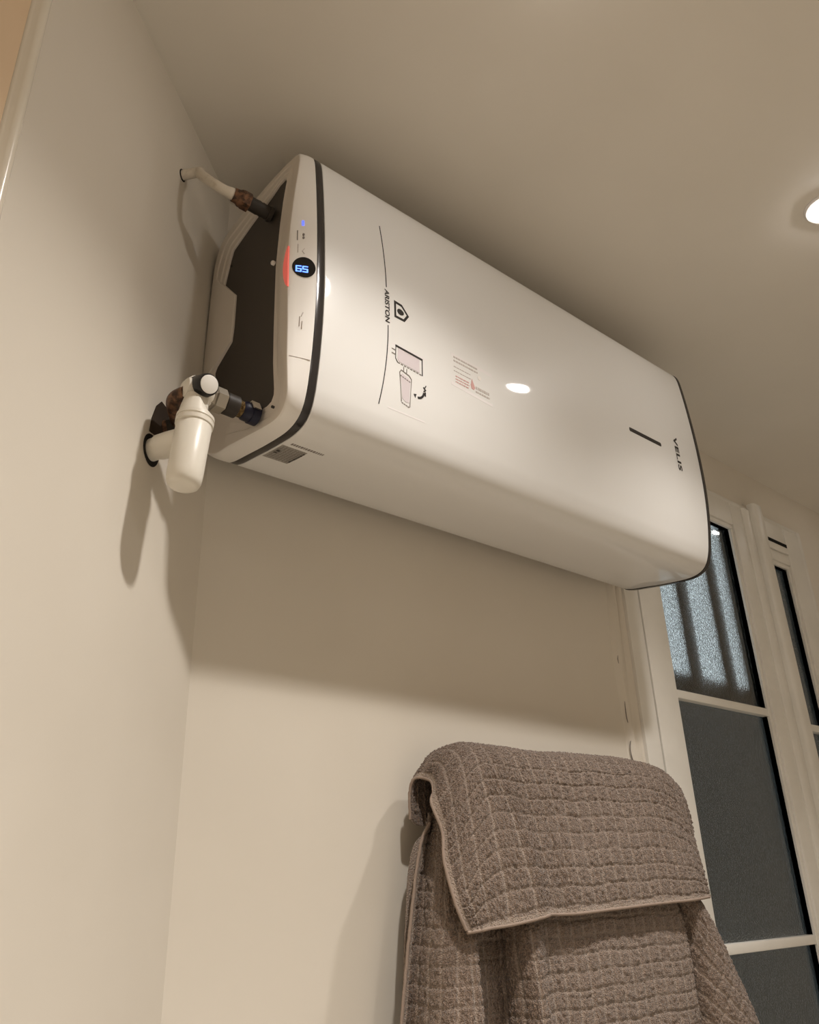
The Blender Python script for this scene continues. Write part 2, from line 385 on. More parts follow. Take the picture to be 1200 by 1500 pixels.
# dark panel outline on the side (depth, height)
R0 = [(.1818, .4803), (.170, .487), (.1563, .4862), (.1333, .4754), (.0776, .4565), (.0202, .4333), (.0134, .4158), (-.0005, .3658), (.0398, .3509), (.0403, .3075), (.0401, .2529), (.0372, .2236), (.0248, .2067), (-.0031, .1966), (-.0103, .1865), (-.0055, .1499), (.0386, .0892),
      (.1003, .0456), (.1383, .0425), (.1558, .0414), (.1658, .0449), (.1719, .0563), (.1643, .1152), (.1614, .1833), (.1587, .3033), (.1646, .3863), (.171, .436)]
Rr = radial(R0)
def ring3(t, outx=0., shrink=0.):
    """t 0 at the outer side edge, 1 at the dark panel's edge"""
    o = []
    for k in range(NA):
        dd = Qc[k][0]*(1-t)+Rr[k][0]*t; z = Qc[k][1]*(1-t)+Rr[k][1]*t
        o.append((Qx[k]*(1-t) + (-.0475-.075*max(0, .17-Rr[k][0]))*t + outx, -dd, z))
    return o
def cap_ring(t, bulge=0.):
    o = []
    for k in range(NA):
        dd = Pc[k][0]*(1-t)+Qc[k][0]*t; z = Pc[k][1]*(1-t)+Qc[k][1]*t; l = math.hypot(dd-CY, z-CZ_); g = 1+bulge/l
        o.append((-.014*(1-t)+Qx[k]*t, -(CY+(dd-CY)*g), CZ_+(z-CZ_)*g))
    return o
cap = ringloft('side_cap', [sec(-.014, -.003), cap_ring(.02), cap_ring(.25, .0012), cap_ring(.5, .0018), cap_ring(.75, .0016), cap_ring(.93, .0008), cap_ring(1., -.0006), ring3(.03, -.0006)], M['white_plastic'], hw, smooth=25)
ringloft('side_rim', [ring3(.03, -.0006), ring3(.08, -.001), ring3(.35, -.0005), ring3(.40, .0012), ring3(.70, .0015), ring3(.75, .003), ring3(.97, .003), ring3(1., .0045), ring3(1., .012)], M['rim_plastic'], hw, smooth=28)
vs = ring3(1., .0072)
bm = bmesh.new(); bm.faces.new([bm.verts.new(v) for v in vs]); bmesh.ops.triangulate(bm, faces=bm.faces[:]); mk('side_panel', bm, M['dark_panel'], hw)
# small screws of the side cover
for (dd, z) in ((.022, .395), (.182, .024)):
    lt('screw', (-.049 if dd > .1 else -.0545, -dd, z), (-1, 0, 0), [(0, .0022), (.0022 if dd < .1 else .004, .0022), (.003 if dd < .1 else .0045, .0012)], M['ink'], hw, 12)
lt('cover_clip', (-.050, -.163, .3050), (-1, 0, 0), [(0, .004), (.004, .004), (.0055, .0025)], M['white_plastic'], hw, 14)
for x in (.18, .86):
    bx('wall_bracket', (x-.05, .030, .18), (x+.05, WY-.0006, .36), M['grey_metal'], hw, .002)

# -- things printed on, or set into, the front
def onfront(x, z, lift=.0004): return V((x, -front_d(z)-lift, z))
def flat(name, polys, mt, parent=hw, lift=.0004, surf=onfront):
    bm = bmesh.new()
    for pl in polys:
        f = bm.faces.new([bm.verts.new(surf(x, z, lift)) for x, z in pl])
        r = bmesh.ops.extrude_face_region(bm, geom=[f])
        for v in r['geom']:
            if isinstance(v, bmesh.types.BMVert): v.co.y += .0006
    return mk(name, bm, mt, parent)
def stroke(pts, wd):
    """quads along a polyline in (x, z)"""
    out = []
    for (a, b) in zip(pts[:-1], pts[1:]):
        dx, dz = b[0]-a[0], b[1]-a[1]; l = math.hypot(dx, dz) or 1; nx, nz = -dz/l*wd/2, dx/l*wd/2; ex, ez = dx/l*wd*.3, dz/l*wd*.3
        out.append([(a[0]+nx-ex, a[1]+nz-ez), (b[0]+nx+ex, b[1]+nz+ez), (b[0]-nx+ex, b[1]-nz+ez), (a[0]-nx-ex, a[1]-nz-ez)])
    return out
def text(name, s, mt, parent, reading_len, cap_h, tx, surf=onfront, lift=.0005, spacing=1., bold=0.):
    """lettering that reads downwards: letter tops face +x. tx = (x of baseline, z of the first letter)"""
    cu = bpy.data.curves.new(name, 'FONT'); cu.body = s; cu.space_character = spacing; cu.offset = bold; cu.resolution_u = 3
    ob = bpy.data.objects.new(name, cu); COL.objects.link(ob)
    bpy.context.view_layer.update()
    me = bpy.data.meshes.new_from_object(ob.evaluated_get(bpy.context.evaluated_depsgraph_get()))
    bpy.data.objects.remove(ob, do_unlink=True)
    co = np.empty(len(me.vertices)*3); me.vertices.foreach_get('co', co); co = co.reshape(-1, 3)
    mn, mx = co.min(0), co.max(0)
    bm = bmesh.new(); bm.from_mesh(me); bpy.data.meshes.remove(me)
    long_e = [e for e in bm.edges if e.calc_length() > .15]
    for v in bm.verts:
        a = (v.co.x-mn[0])/(mx[0]-mn[0]); b = (v.co.y-mn[1])/(mx[1]-mn[1])
        v.co = surf(tx[0]+b*cap_h, tx[1]-a*reading_len, lift)
    me = bpy.data.meshes.new(name); bm.to_mesh(me); bm.free()
    return link(name, me, mt, parent)
# ruled line broken by the maker's name, and the house emblem
flat('printed_line', stroke([(.1175+.0065*math.sin(math.pi*t)*.0 + .0068*t*(2-t), .436-.135*t) for t in [i/14 for i in range(15)]], .0017), M['ink'])
flat('printed_line', stroke([(.1262-.011*t*t, .222-.147*t) for t in [i/14 for i in range(15)]], .0017), M['ink'])
text('brand_lettering', 'ARISTON', M['ink'], hw, .0680, .0098, (.1200, .2955), bold=.028)
hx, hz = .1400, .262
outer = [(hx, hz+.0185), (hx+.019, hz+.0205), (hx+.0360, hz+.002), (hx+.021, hz-.0185), (hx, hz-.0160)]
outer = [(hx, hz+.019), (hx+.017, hz+.017), (hx+.032, hz-.001), (hx+.022, hz-.0165), (hx, hz-.016)]
def inset(poly, k):
    cx = sum(p[0] for p in poly)/len(poly); cz = sum(p[1] for p in poly)/len(poly); return [(cx+(x-cx)*k, cz+(z-cz)*k) for x, z in poly]
inn = inset(outer, .72)
flat('emblem_house', [[outer[i], outer[(i+1) % 5], inn[(i+1) % 5], inn[i]] for i in range(5)], M['ink'])
flat('emblem_drop', [[(hx+.013+.0068*math.cos(a)*(1.15 if math.cos(a) > .8 else 1), hz+.000+.0062*math.sin(a)) for a in [2*math.pi*i/20 for i in range(20)]]], M['ink'])
# orientation sticker
st = flat('orientation_sticker', [[(.134, .192), (.212, .192), (.212, .074), (.134, .074)]], M['sticker'], lift=.0002)
a4 = [(.1400, .1905), (.2000, .1830), (.1995, .1520), (.1440, .1590), (.1400, .1660)]
a4 = [(.1425, .1900), (.1990, .1860), (.2000, .1560), (.1470, .1600), (.1425, .1660)]
flat('pictogram', [inset(a4, .82)], M['lilac'], st, .0005)
flat('pictogram', stroke([a4[0], a4[1]], .0032)+stroke([a4[1], a4[2]], .0018)+stroke([a4[3], a4[4], a4[0]], .0012), M['ink'], st, .0007)
def dashes(a, b, n, wd): 
    o = []
    for i in range(n):
        t0, t1 = (i+.12)/n, (i+.62)/n; o += stroke([(a[0]+(b[0]-a[0])*t0, a[1]+(b[1]-a[1])*t0), (a[0]+(b[0]-a[0])*t1, a[1]+(b[1]-a[1])*t1)], wd)
    return o
flat('pictogram', dashes(a4[3], a4[2], 8, .0015)+stroke([(.1425, .181), (.1345, .1815)], .0012)+stroke([(.1425, .173), (.1345, .1735)], .0012), M['grey_ink'], st, .0007)
b5 = [(.1520, .1440), (.1550, .1490), (.1720, .1445), (.1770, .1395), (.1770, .0900), (.1690, .0890), (.1590, .0940)]
flat('pictogram', [inset(b5, .80)], M['lilac'], st, .0005)
flat('pictogram', stroke([b5[6], b5[0], b5[1], b5[2], b5[3]], .0015)+stroke([b5[3], b5[4]], .0013)+stroke([(.160, .1485), (.160, .156)], .0012)+stroke([(.1665, .147), (.1665, .1545)], .0012), M['grey_ink'], st, .0007)
flat('pictogram', dashes((.153, .139), (.176, .133), 5, .0016), M['grey_ink'], st, .0007)
flat('pictogram', dashes((.160, .0925), (.177, .0885), 4, .0015), M['grey_ink'], st, .0007)
flat('pictogram', stroke([(.1955+.013*math.cos(t)-.004, .140-.0145+.013*math.sin(t)) for t in [-.1-1.35*i/8 for i in range(9)]], .0036), M['ink'], st, .0007)
flat('arrow_head', [[(.1830, .1160), (.1890, .1175), (.1870, .1100)]], M['ink'], st, .0007)
for sk_ in (stroke([(.2035, .1350), (.2080, .1310), (.2045, .1280)], .0022), stroke([(.2085, .1395), (.2065, .1355)], .0016), stroke([(.2075, .1265), (.2080, .1210)], .0026)): flat('pictogram', sk_, M['ink'], st, .0007)
# transparent advice sticker: faint rules of print and a red drop
s2_ = flat('advice_sticker', [[(.266, .231), (.366, .226), (.366, .158), (.266, .166)]], M['sticker'], lift=.0002)
random.seed(7)
def scribble(x0, x1, z, slope, h, seed):
    random.seed(seed); o = []; x = x0
    while x < x1:
        l = random.uniform(.0018, .006); l = min(l, x1-x); zz = z+slope*(x-x0); o.append([(x, zz), (x+l, zz+slope*l), (x+l, zz+slope*l-h), (x, zz-h)]); x += l+random.uniform(.0010, .002)
    return o
flat('small_print', sum([scribble(.272, .330, .2255-.0075*i, -.04, .0030, 10+i) for i in range(2)], []), M['pale_ink'], s2_, .0005)
flat('small_print', sum([scribble(.272, .312, .205-.0085*i, -.04, .0013, 20+i) for i in range(2)], []), M['pale_ink'], s2_, .0005)
flat('small_print', sum([scribble(.276, .308, .187-.0055*i, -.04, .0021, 30+i) for i in range(3)], []), M['red_ink'], s2_, .0005)
flat('small_print', sum([scribble(.324, .358, .184-.009*i, -.04, .0050-.002*i, 40+i) for i in range(2)], []), M['pale_ink'], s2_, .0005)
flat('red_drop', [[(.3150, .1960), (.3175, .1900), (.3225, .1800), (.3195, .1750), (.3140, .1760), (.3120, .1830)]], M['red_ink'], s2_, .0005)
flat('white_dot', [[(.334+.0045*math.cos(a), .2045+.0045*math.sin(a)) for a in [2*math.pi*i/16 for i in range(16)]]], M['white_plastic'], s2_, .0005)
# model name and dash at the right end
flat('printed_dash', [[(.786, .2655), (.788, .2675), (.900, .2675), (.902, .2655), (.902, .2600), (.900, .2580), (.788, .2580), (.786, .2600)]], M['ink'])
text('model_lettering', 'VELIS', M['ink'], hw, .0880, .0150, (.9585, .306), spacing=1.12, bold=.035)
# underside labels
def under(x, z, lift): return V((x, z, float(np.interp(-z, [p[0] for p in P0[2:8]], [p[1] for p in P0[2:8]]))-lift))
def uflat(name, polys, mt, parent, lift):
    bm = bmesh.new()
    for pl in polys: bm.faces.new([bm.verts.new(under(x, y, lift)) for x, y in pl])
    return mk(name, bm, mt, parent)
rl = uflat('rating_label', [[(.003, -.124), (.049, -.124), (.049, -.100), (.003, -.100)], [(.003, -.100), (.049, -.100), (.049, -.062), (.003, -.062)]], M['label_grey'], hw, .0004)
def uscrib(x, y0, y1, h, seed):
    random.seed(seed); o = []; y = y0
    while y < y1:
        l = min(random.uniform(.0015, .005), y1-y); o.append([(x, y), (x+h, y), (x+h, y+l), (x, y+l)]); y += l+random.uniform(.0008, .0018)
    return o
uflat('small_print', sum([uscrib(.007+.0055*i, -.120, -.068, .0018, 60+i) for i in range(7)], []), M['grey_ink'], rl, .0013)
uflat('small_print', uscrib(.0445, -.118, -.07, .0035, 71), M['ink'], rl, .0015)
for q_ in ([(.006, -.104), (.012, -.104), (.012, -.098), (.006, -.098)], [(.006, -.094), (.012, -.094), (.012, -.090), (.006, -.090)]): uflat('mark', [q_], M['ink'], rl, .0015)
random.seed(81); o = []; x = .012
while x < .072:
    l = random.uniform(.002, .0045); o.append([(x, -.1375), (x+l, -.1375), (x+l, -.1305), (x, -.1305)]); x += l+.0011
uflat('serial_strip', o, M['grey_ink'], hw, .0005)
# control strip on the cap front
def cap_front(x, z, lift=.0006):
    """surface of the cap's front strip: blend of band section and side edge"""
    qd = float(np.interp(z, [p.z for p in sorted([p for p in q3 if p.y > .2], key=lambda p: p.z)], [p.y for p in sorted([p for p in q3 if p.y > .2], key=lambda p: p.z)]))
    qx = float(np.interp(z, [p.z for p in sorted([p for p in q3 if p.y > .2], key=lambda p: p.z)], [p.x for p in sorted([p for p in q3 if p.y > .2], key=lambda p: p.z)]))
    t = max(0, min(1, (x+.014)/(qx+.014))); b = .0018*math.sin(math.pi*min(1, t))
    return V((x, -(front_d(z)*(1-t)+qd*t+b)-lift, z))
def cf(name, polys, mt, parent, lift): 
    bm = bmesh.new()
    for pl in polys:
        f = bm.faces.new([bm.verts.new(cap_front(x, z, lift)) for x, z in pl]); r = bmesh.ops.extrude_face_region(bm, geom=[f])
        for v in r['geom']:
            if isinstance(v, bmesh.types.BMVert): v.co.y += .0012
    return mk(name, bm, mt, parent)
DX, DZ = -.0335, .262
circ = lambda cx, cz, rx, rz, n=36: [[(cx+rx*math.cos(2*math.pi*i/n), cz+rz*math.sin(2*math.pi*i/n)) for i in range(n)]]
cf('display_bezel', circ(DX, DZ, .0175, .0212), M['white_plastic'], hw, .0004)
dp = cf('display', circ(DX, DZ, .0162, .0198), M['display'], hw, .0012)
def seven(digit, ox, oz, h):
    """upright digit, lower left corner at (ox, oz)"""
    seg = {'a': ((0, 1), (1, 1)), 'b': ((1, 1), (1, .5)), 'c': ((1, .5), (1, 0)), 'd': ((0, 0), (1, 0)), 'e': ((0, .5), (0, 0)), 'f': ((0, 1), (0, .5)), 'g': ((0, .5), (1, .5))}
    o = []
    for k in {'6': 'afgedc', '5': 'afgcd'}[digit]:
        (u0_, v0), (u1, v1) = seg[k]; o += stroke([(ox+u0_*h*.6, oz+v0*h), (ox+u1*h*.6, oz+v1*h)], h*.16)
    return o
cf('display_digits', seven('6', DX-.0110, DZ-.0095, .0105)+seven('5', DX-.0020, DZ-.0095, .0105), M['blue_led'], dp, .0017)
cf('indicator_light', [[(-.0375, .3585), (-.0345, .3585), (-.0345, .3485), (-.0375, .3485)]], M['blue_dot'], hw, .0008)
cf('control_print', stroke([(-.0435, .336), (-.0435, .3165)], .0012)+circ(-.0350, .3290, .0014, .0028, 12)+circ(-.0350, .3225, .0014, .0028, 12), M['grey_ink'], hw, .0007)
cf('control_print', dashes((-.0425, .308), (-.0425, .290), 6, .0010)+stroke([(-.0335, .300), (-.0365, .2945), (-.0335, .2895)], .0008), M['pale_ink'], hw, .0007)
cf('control_print', stroke([(-.0325, .1755), (-.0345, .1690)], .0011)+dashes((-.0365, .168), (-.0365, .150), 7, .0009)+dashes((-.0330, .160), (-.0330, .146), 6, .0009), M['pale_ink'], hw, .0007)
cf('seam', [[(-.0475, .0975), (-.0165, .0975), (-.0165, .0968), (-.0475, .0968)]], M['pale_ink'], hw, .0010)
# red heating lamp on the cap's side edge
bm = bmesh.new()
zs = [.222+.080*i/20 for i in range(21)]
qs = sorted([p for p in q3 if p.y > .2], key=lambda p: p.z)
rows = []
for z in zs:
    qd = float(np.interp(z, [p.z for p in qs], [p.y for p in qs])); qx = float(np.interp(z, [p.z for p in qs], [p.x for p in qs]))
    t = (z-.222)/.08; wdt = .0125*math.sin(math.pi*t)**.7+.0004
    rows.append([bm.verts.new((qx-.0020, -qd-.0006, z)), bm.verts.new((qx-.0026, -qd+wdt*.5, z)), bm.verts.new((qx-.0024, -qd+wdt, z)), bm.verts.new((qx+.002, -qd+wdt, z)), bm.verts.new((qx+.002, -qd, z))])
for a, b in zip(rows[:-1], rows[1:]):
    for i in range(5): bm.faces.new((a[i], a[(i+1) % 5], b[(i+1) % 5], b[i]))
bm.faces.new(rows[0]); bm.faces.new(rows[-1])
tag(mk('heating_lamp', bm, M['red_lens'], hw, 60), 'glowing pinkish red lamp on the cap edge')

# ================================================================== HOT WATER PIPE (top)
hp = thing('hot_water_pipe', 'paint-spattered pipe with rusty brass nut from heater top into left wall', 'pipe', lw(.203, .0, .50))
p_side = V((-.0475, -.140, .428)); p_wall = lw(.2035, -.004, .502)
ax = V((-1, .10, .12)).normalized()
lt('threaded_stub', p_side, ax, [(0, .0135), (.006, .0135), (.0062, .0115), (.010, .0125), (.014, .0115), (.018, .0125), (.022, .0115), (.026, .0125), (.030, .0120), (.042, .0120)], M['dark_rubber'], hp, 24)
bm = bmesh.new(); lathe(bm, p_side+ax*.040, ax, [(0, .013), (.001, .0165), (.014, .0165), (.016, .0145), (.018, .0130), (.030, .0120)], 6); mk('union_nut', bm, M['rust'], hp)
lt('compression_ring', p_side+ax*.052, ax, [(0, .0150), (.006, .0150), (.010, .0125), (.018, .0118)], M['rust'], hp, 20)
pa = p_side+ax*.066
path = catmull([pa, pa+ax*.028+V((0, .004, .004)), (pa+p_wall)/2+V((-.012, .000, .016)), p_wall+NL*.030+V((.004, -.001, .004)), p_wall], 8)
bm = bmesh.new(); tube(bm, path, lambda t: .0086+.0018*max(0, 1-abs(t-.08)/.08), 20); mk('pipe', bm, M['pipe_paint'], hp, 50)
bm = bmesh.new(); lathe(bm, lw(.2035, .0012, .502), -NL, [(0, .0108), (.0008, .0108)], 18); mk('wall_hole', bm, M['gap'], hp)
for k in (.35, .62, .80):
    q = path[int(k*(len(path)-1))]; lt('paint_chip', q+V((.002, -.0072, -.003)), V((.2, -1, -.5)), [(0, .0024), (.0012, .0016)], M['ink'], hp, 8)

# ================================================================== SAFETY VALVE AND SIPHON (bottom)
sv = thing('safety_valve', 'white siphon and safety valve with black knob, below the heater side', 'valve', (-.155, -.135, -.14))
AY, AZ = -.135, .030
X1 = V((-1, 0, .04)).normalized()
def axp(t): return V((-.0505, AY, AZ+.002)) + X1*t
lt('blue_ring', axp(0), X1, [(0, .0165), (.012, .0165), (.013, .015), (.022, .0148), (.026, .0125)], M['blue_ring'], sv, 28)
bm = bmesh.new(); lathe(bm, axp(.002), X1, [(0, .0190), (.013, .0190), (.013, .0168), (0, .0168)], 6, caps=False); 
for f in [f for f in bm.faces if f.calc_center_median().z < AZ-.002 ]: bm.faces.remove(f)
mk('collar', bm, M['rim_plastic'], sv)
lt('brass_nipple', axp(.024), X1, [(0, .0125)]+[(.001*i, .0130 if i % 2 else .0118) for i in range(1, 13)], M['brass'], sv, 24)
lt('dielectric_sleeve', axp(.034), X1, [(0, .0150), (.001, .0168), (.020, .0168), (.0215, .0150)], M['dark_rubber'], sv, 28)
bm = bmesh.new(); lathe(bm, axp(.055), X1, [(0, .0160), (.001, .0190), (.016, .0190), (.018, .0165), (.022, .0150)], 6); mk('hex_union', bm, M['grey_metal'], sv)
vb = V((-.1520, AY, AZ+.004))
lt('valve_body', axp(.076), X1, [(0, .0140), (.004, .0155), (.018, .0165), (.032, .0170), (.040, .0140), (.042, .004)], M['siphon'], sv, 28)
camdir = (CAM - V((-.14, -.145, .05))).normalized()
kd = (camdir*.84 + rt*.50 + up*.16).normalized()
kp = V((-.1475, -.131, .0440))
lt('knob_neck', kp-kd*.018, kd, [(0, .0165), (.010, .0180), (.020, .0185), (.022, .0165)], M['siphon'], sv, 28)
kn = lt('knob', kp+kd*.002, kd, [(0, .0150), (.001, .0172), (.008, .0175), (.0085, .0168), (.012, .0172), (.034, .0160), (.0365, .0148)], M['black_plastic'], sv, 32)
lt('knob_cap', kp+kd*.0383, kd, [(0, .0134), (.0012, .0134), (.0018, .0120)], M['knob_cap'], kn, 32)
# siphon: funnel, collar, tapered cup
st_ = V((-.1470, -.140, .012)); sb = V((-.1595, -.1430, -.1240)); sd = (sb-st_).normalized(); SL = (sb-st_).length
sp = lt('siphon_cup', st_+sd*.036, sd, [(0, .0235), (.002, .0248), (SL-.036-.020, .0243), (SL-.036-.010, .0234), (SL-.036-.004, .0210), (SL-.036-.001, .0168), (SL-.036, .010)], M['siphon'], sv, 40)
lt('siphon_collar', st_+sd*.022, sd, [(0, .0245), (.001, .0264), (.006, .0266), (.0065, .0254), (.0085, .0254), (.009, .0266), (.015, .0264), (.016, .0242)], M['siphon'], sv, 40)
# funnel with cut-away lip
bm = bmesh.new(); n = 40; d_, a_, b_ = frame_axes(sd); rings = []
for t, r in ((0, .0140), (.0, .0200), (.012, .0232), (.023, .0252)):
    ring = []
    for k in range(n):
        an = 2*math.pi*k/n; dr = a_*math.cos(an)+b_*math.sin(an)
        cut = .016*max(0, dr.dot(V((.55, -.80, .0)).normalized()))**2 if t < .02 else 0
        ring.append(bm.verts.new(st_ + sd*(t*(1 if t > .02 else 1)+cut*(1-t/.023)-.010*(1-t/.023)*max(0, dr.dot(V((-.9, -.2, 0)).normalized()))) + dr*r))
    rings.append(ring)
for i in range(3):
    for k in range(n): bm.faces.new((rings[i][k], rings[i][(k+1) % n], rings[i+1][(k+1) % n], rings[i+1][k]))
bm.faces.new(rings[0]); mk('siphon_funnel', bm, M['siphon'], sv, 40)
lt('valve_outlet', vb+V((.004, -.002, -.004)), (0.02, -.02, -1), [(0, .0150), (.020, .0160), (.028, .0150)], M['siphon'], sv, 24)
# drain tail into the left wall
dw = lw(.1995, .0, -.033)
dd_ = (V((-.157, -.141, -.046))-dw).normalized()
lt('drain_pipe', dw-dd_*.006, dd_, [(0, .0165), (.030, .0165), (.031, .0186), (.050, .0186), (.085, .0170)], M['siphon'], sv, 32)
lt('drain_hole', dw+NL*.0004, NL, [(0, .0245), (.0012, .0235)], M['gap'], sv, 28)
# cold inlet: dark pipe coming out of the wall behind the siphon
cwp = lw(.168, .0, .024); 
path = catmull([cwp-NL*.002, cwp+NL*.022, V((-.166, -.100, .030)), V((-.160, -.128, .032))], 8)
bm = bmesh.new(); tube(bm, path, .0115, 20); mk('cold_inlet', bm, M['rust'], sv, 50)
bm = bmesh.new(); lathe(bm, cwp+NL*.010, NL, [(0, .0130), (.001, .0185), (.016, .0185), (.017, .0140)], 6); mk('inlet_nut', bm, M['dark_rubber'], sv)
pts = [(.154, .046), (.163, .057), (.186, .058), (.200, .042), (.210, .014), (.212, -.008), (.153, .002)]
bm = bmesh.new(); prism(bm, [lw(s, .0004, z) for s, z in pts], NL*.0010); mk('wall_cutout', bm, M['hole'], sv)

# ================================================================== TOWELS
def spline_grid(C, nu, nv):
    """C[k][j] control points (columns k, rows j) -> dense array by Catmull-Rom in both directions"""
    C = np.array(C, float)
    def cr(A, n):
        k = A.shape[0]; t = np.linspace(0, k-1, n); i = np.clip(t.astype(int), 0, k-2); f = (t-i)[:, None, None]
        g = lambda j: A[np.clip(j, 0, k-1)]
        a, b, c, d = g(i-1), g(i), g(i+1), g(i+2)
        a = np.where((i == 0)[:, None, None], 2*b-c, a); d = np.where((i == k-2)[:, None, None], 2*c-b, d)
        return .5*(2*b + (c-a)*f + (2*a-5*b+4*c-d)*f**2 + (3*b-3*c+d-a)*f**3)
    A = cr(C, nu); A = cr(A.transpose(1, 0, 2), nv).transpose(1, 0, 2)
    return A
rng = np.random.default_rng(5)
def groove(g, cell, wid):
    q = np.abs((g/cell+.5) % 1 - .5)*cell          # distance to the nearest groove line
    return np.exp(-(q/wid)**2)
def towel(name, C, nu, nv, gu, gv, parent, mt, flip=1, depth=(.0022, .0034), cell=(.033, .033), thick=.004, hem=True, wob=.0012):
    A = spline_grid(C, nu, nv)
    du = np.gradient(A, axis=0); dv = np.gradient(A, axis=1); N = np.cross(du, dv); N /= np.linalg.norm(N, axis=2, keepdims=True)+1e-12; N *= flip
    U = np.concatenate([[0], np.cumsum(np.linalg.norm(np.diff(A, axis=0), axis=2).mean(1))])
    Vv = np.concatenate([[0], np.cumsum(np.linalg.norm(np.diff(A, axis=1), axis=2).mean(0))])
    UU, VV = np.meshgrid(U, Vv, indexing='ij')
    a, b = gu(UU, VV), gv(UU, VV)
    h = -depth[0]*groove(a+.0012*np.sin(b*55), cell[0], .0026) - depth[1]*groove(b+.0014*np.sin(a*48+1), cell[1], .0020)
    h += wob*(np.sin(UU*31+VV*12)*np.sin(VV*23-UU*9))
    nz = rng.normal(0, 1, h.shape); nz = (nz + np.roll(nz, 1, 0) + np.roll(nz, 1, 1) + np.roll(np.roll(nz, 1, 0), 1, 1))/2
    gm = np.maximum(groove(a+.0012*np.sin(b*55), cell[0], .0022), .65*groove(b+.0014*np.sin(a*48+1), cell[1], .0018))
    if hem: gm = np.maximum(gm, np.maximum((UU < .011)*1., (VV > VV.max()-.006)*1.)); h = np.where(UU < .011, -.0015, h)
    h += nz*.0009*(1-.7*gm)
    A = A + N*h[..., None]
    idx = np.arange(nu*nv).reshape(nu, nv)
    q = np.stack([idx[:-1, :-1], idx[1:, :-1], idx[1:, 1:], idx[:-1, 1:]], -1).reshape(-1, 4)
    if flip > 0: q = q
    me = bpy.data.meshes.new(name)
    B = A - N*thick                                 # inner face
    vs = np.concatenate([A.reshape(-1, 3), B.reshape(-1, 3)]); off = nu*nv
    per = np.concatenate([idx[:, 0], idx[-1, 1:], idx[::-1, -1][1:], idx[0, ::-1][1:]])
    rim = np.stack([per[:-1], per[1:], per[1:]+off, per[:-1]+off], -1)
    fs = np.concatenate([q, q[:, ::-1]+off, rim])
    me.vertices.add(len(vs)); me.vertices.foreach_set('co', vs.ravel().astype(np.float32))
    me.loops.add(fs.size); me.loops.foreach_set('vertex_index', fs.ravel().astype(np.int32))
    me.polygons.add(len(fs)); me.polygons.foreach_set('loop_start', np.arange(0, fs.size, 4, dtype=np.int32))
    me.update(calc_edges=True); me.validate()
    bm = bmesh.new(); bm.from_mesh(me); bmesh.ops.recalc_face_normals(bm, faces=bm.faces[:]); bm.to_mesh(me); bm.free()
    me.polygons.foreach_set('use_smooth', [True]*len(me.polygons))
    at = me.attributes.new('groove', 'FLOAT', 'POINT'); at.data.foreach_set('value', np.concatenate([gm.ravel(), gm.ravel()*0]).astype(np.float32))
    o = link(name, me, mt, parent)
    return o, A, N
def hemline(name, pts, parent, r=.0038):
    bm = bmesh.new(); tube(bm, [V(p) for p in pts], r, 10); return mk(name, bm, M['hem'], parent, 60)

# rail that carries the towels
TX0, TX1 = .51, .885
rail = thing('towel_rail', 'white wall-mounted towel rail almost wholly covered by two taupe towels', 'towel rail', (.73, .0, -1.45))
for x in (TX0+.02, TX1-.05):
    lt('post', (x, -.002, -1.45), (0, 0, 1), [(0, .010), (1.035, .010)], M['steel'], rail, 16)
    for z in (-1.28, -1.40): lt('wall_bracket', (x, WY-.0006, z), (0, -1, 0), [(0, .018), (.006, .018), (.007, .008), (.055, .008)], M['steel'], rail, 16)
for i in range(9):
    lt('bar', (TX0, -.020, -.412-.12*i), (1, 0, 0), [(0, .011), (TX1-TX0, .011)], M['steel'], rail, 16)

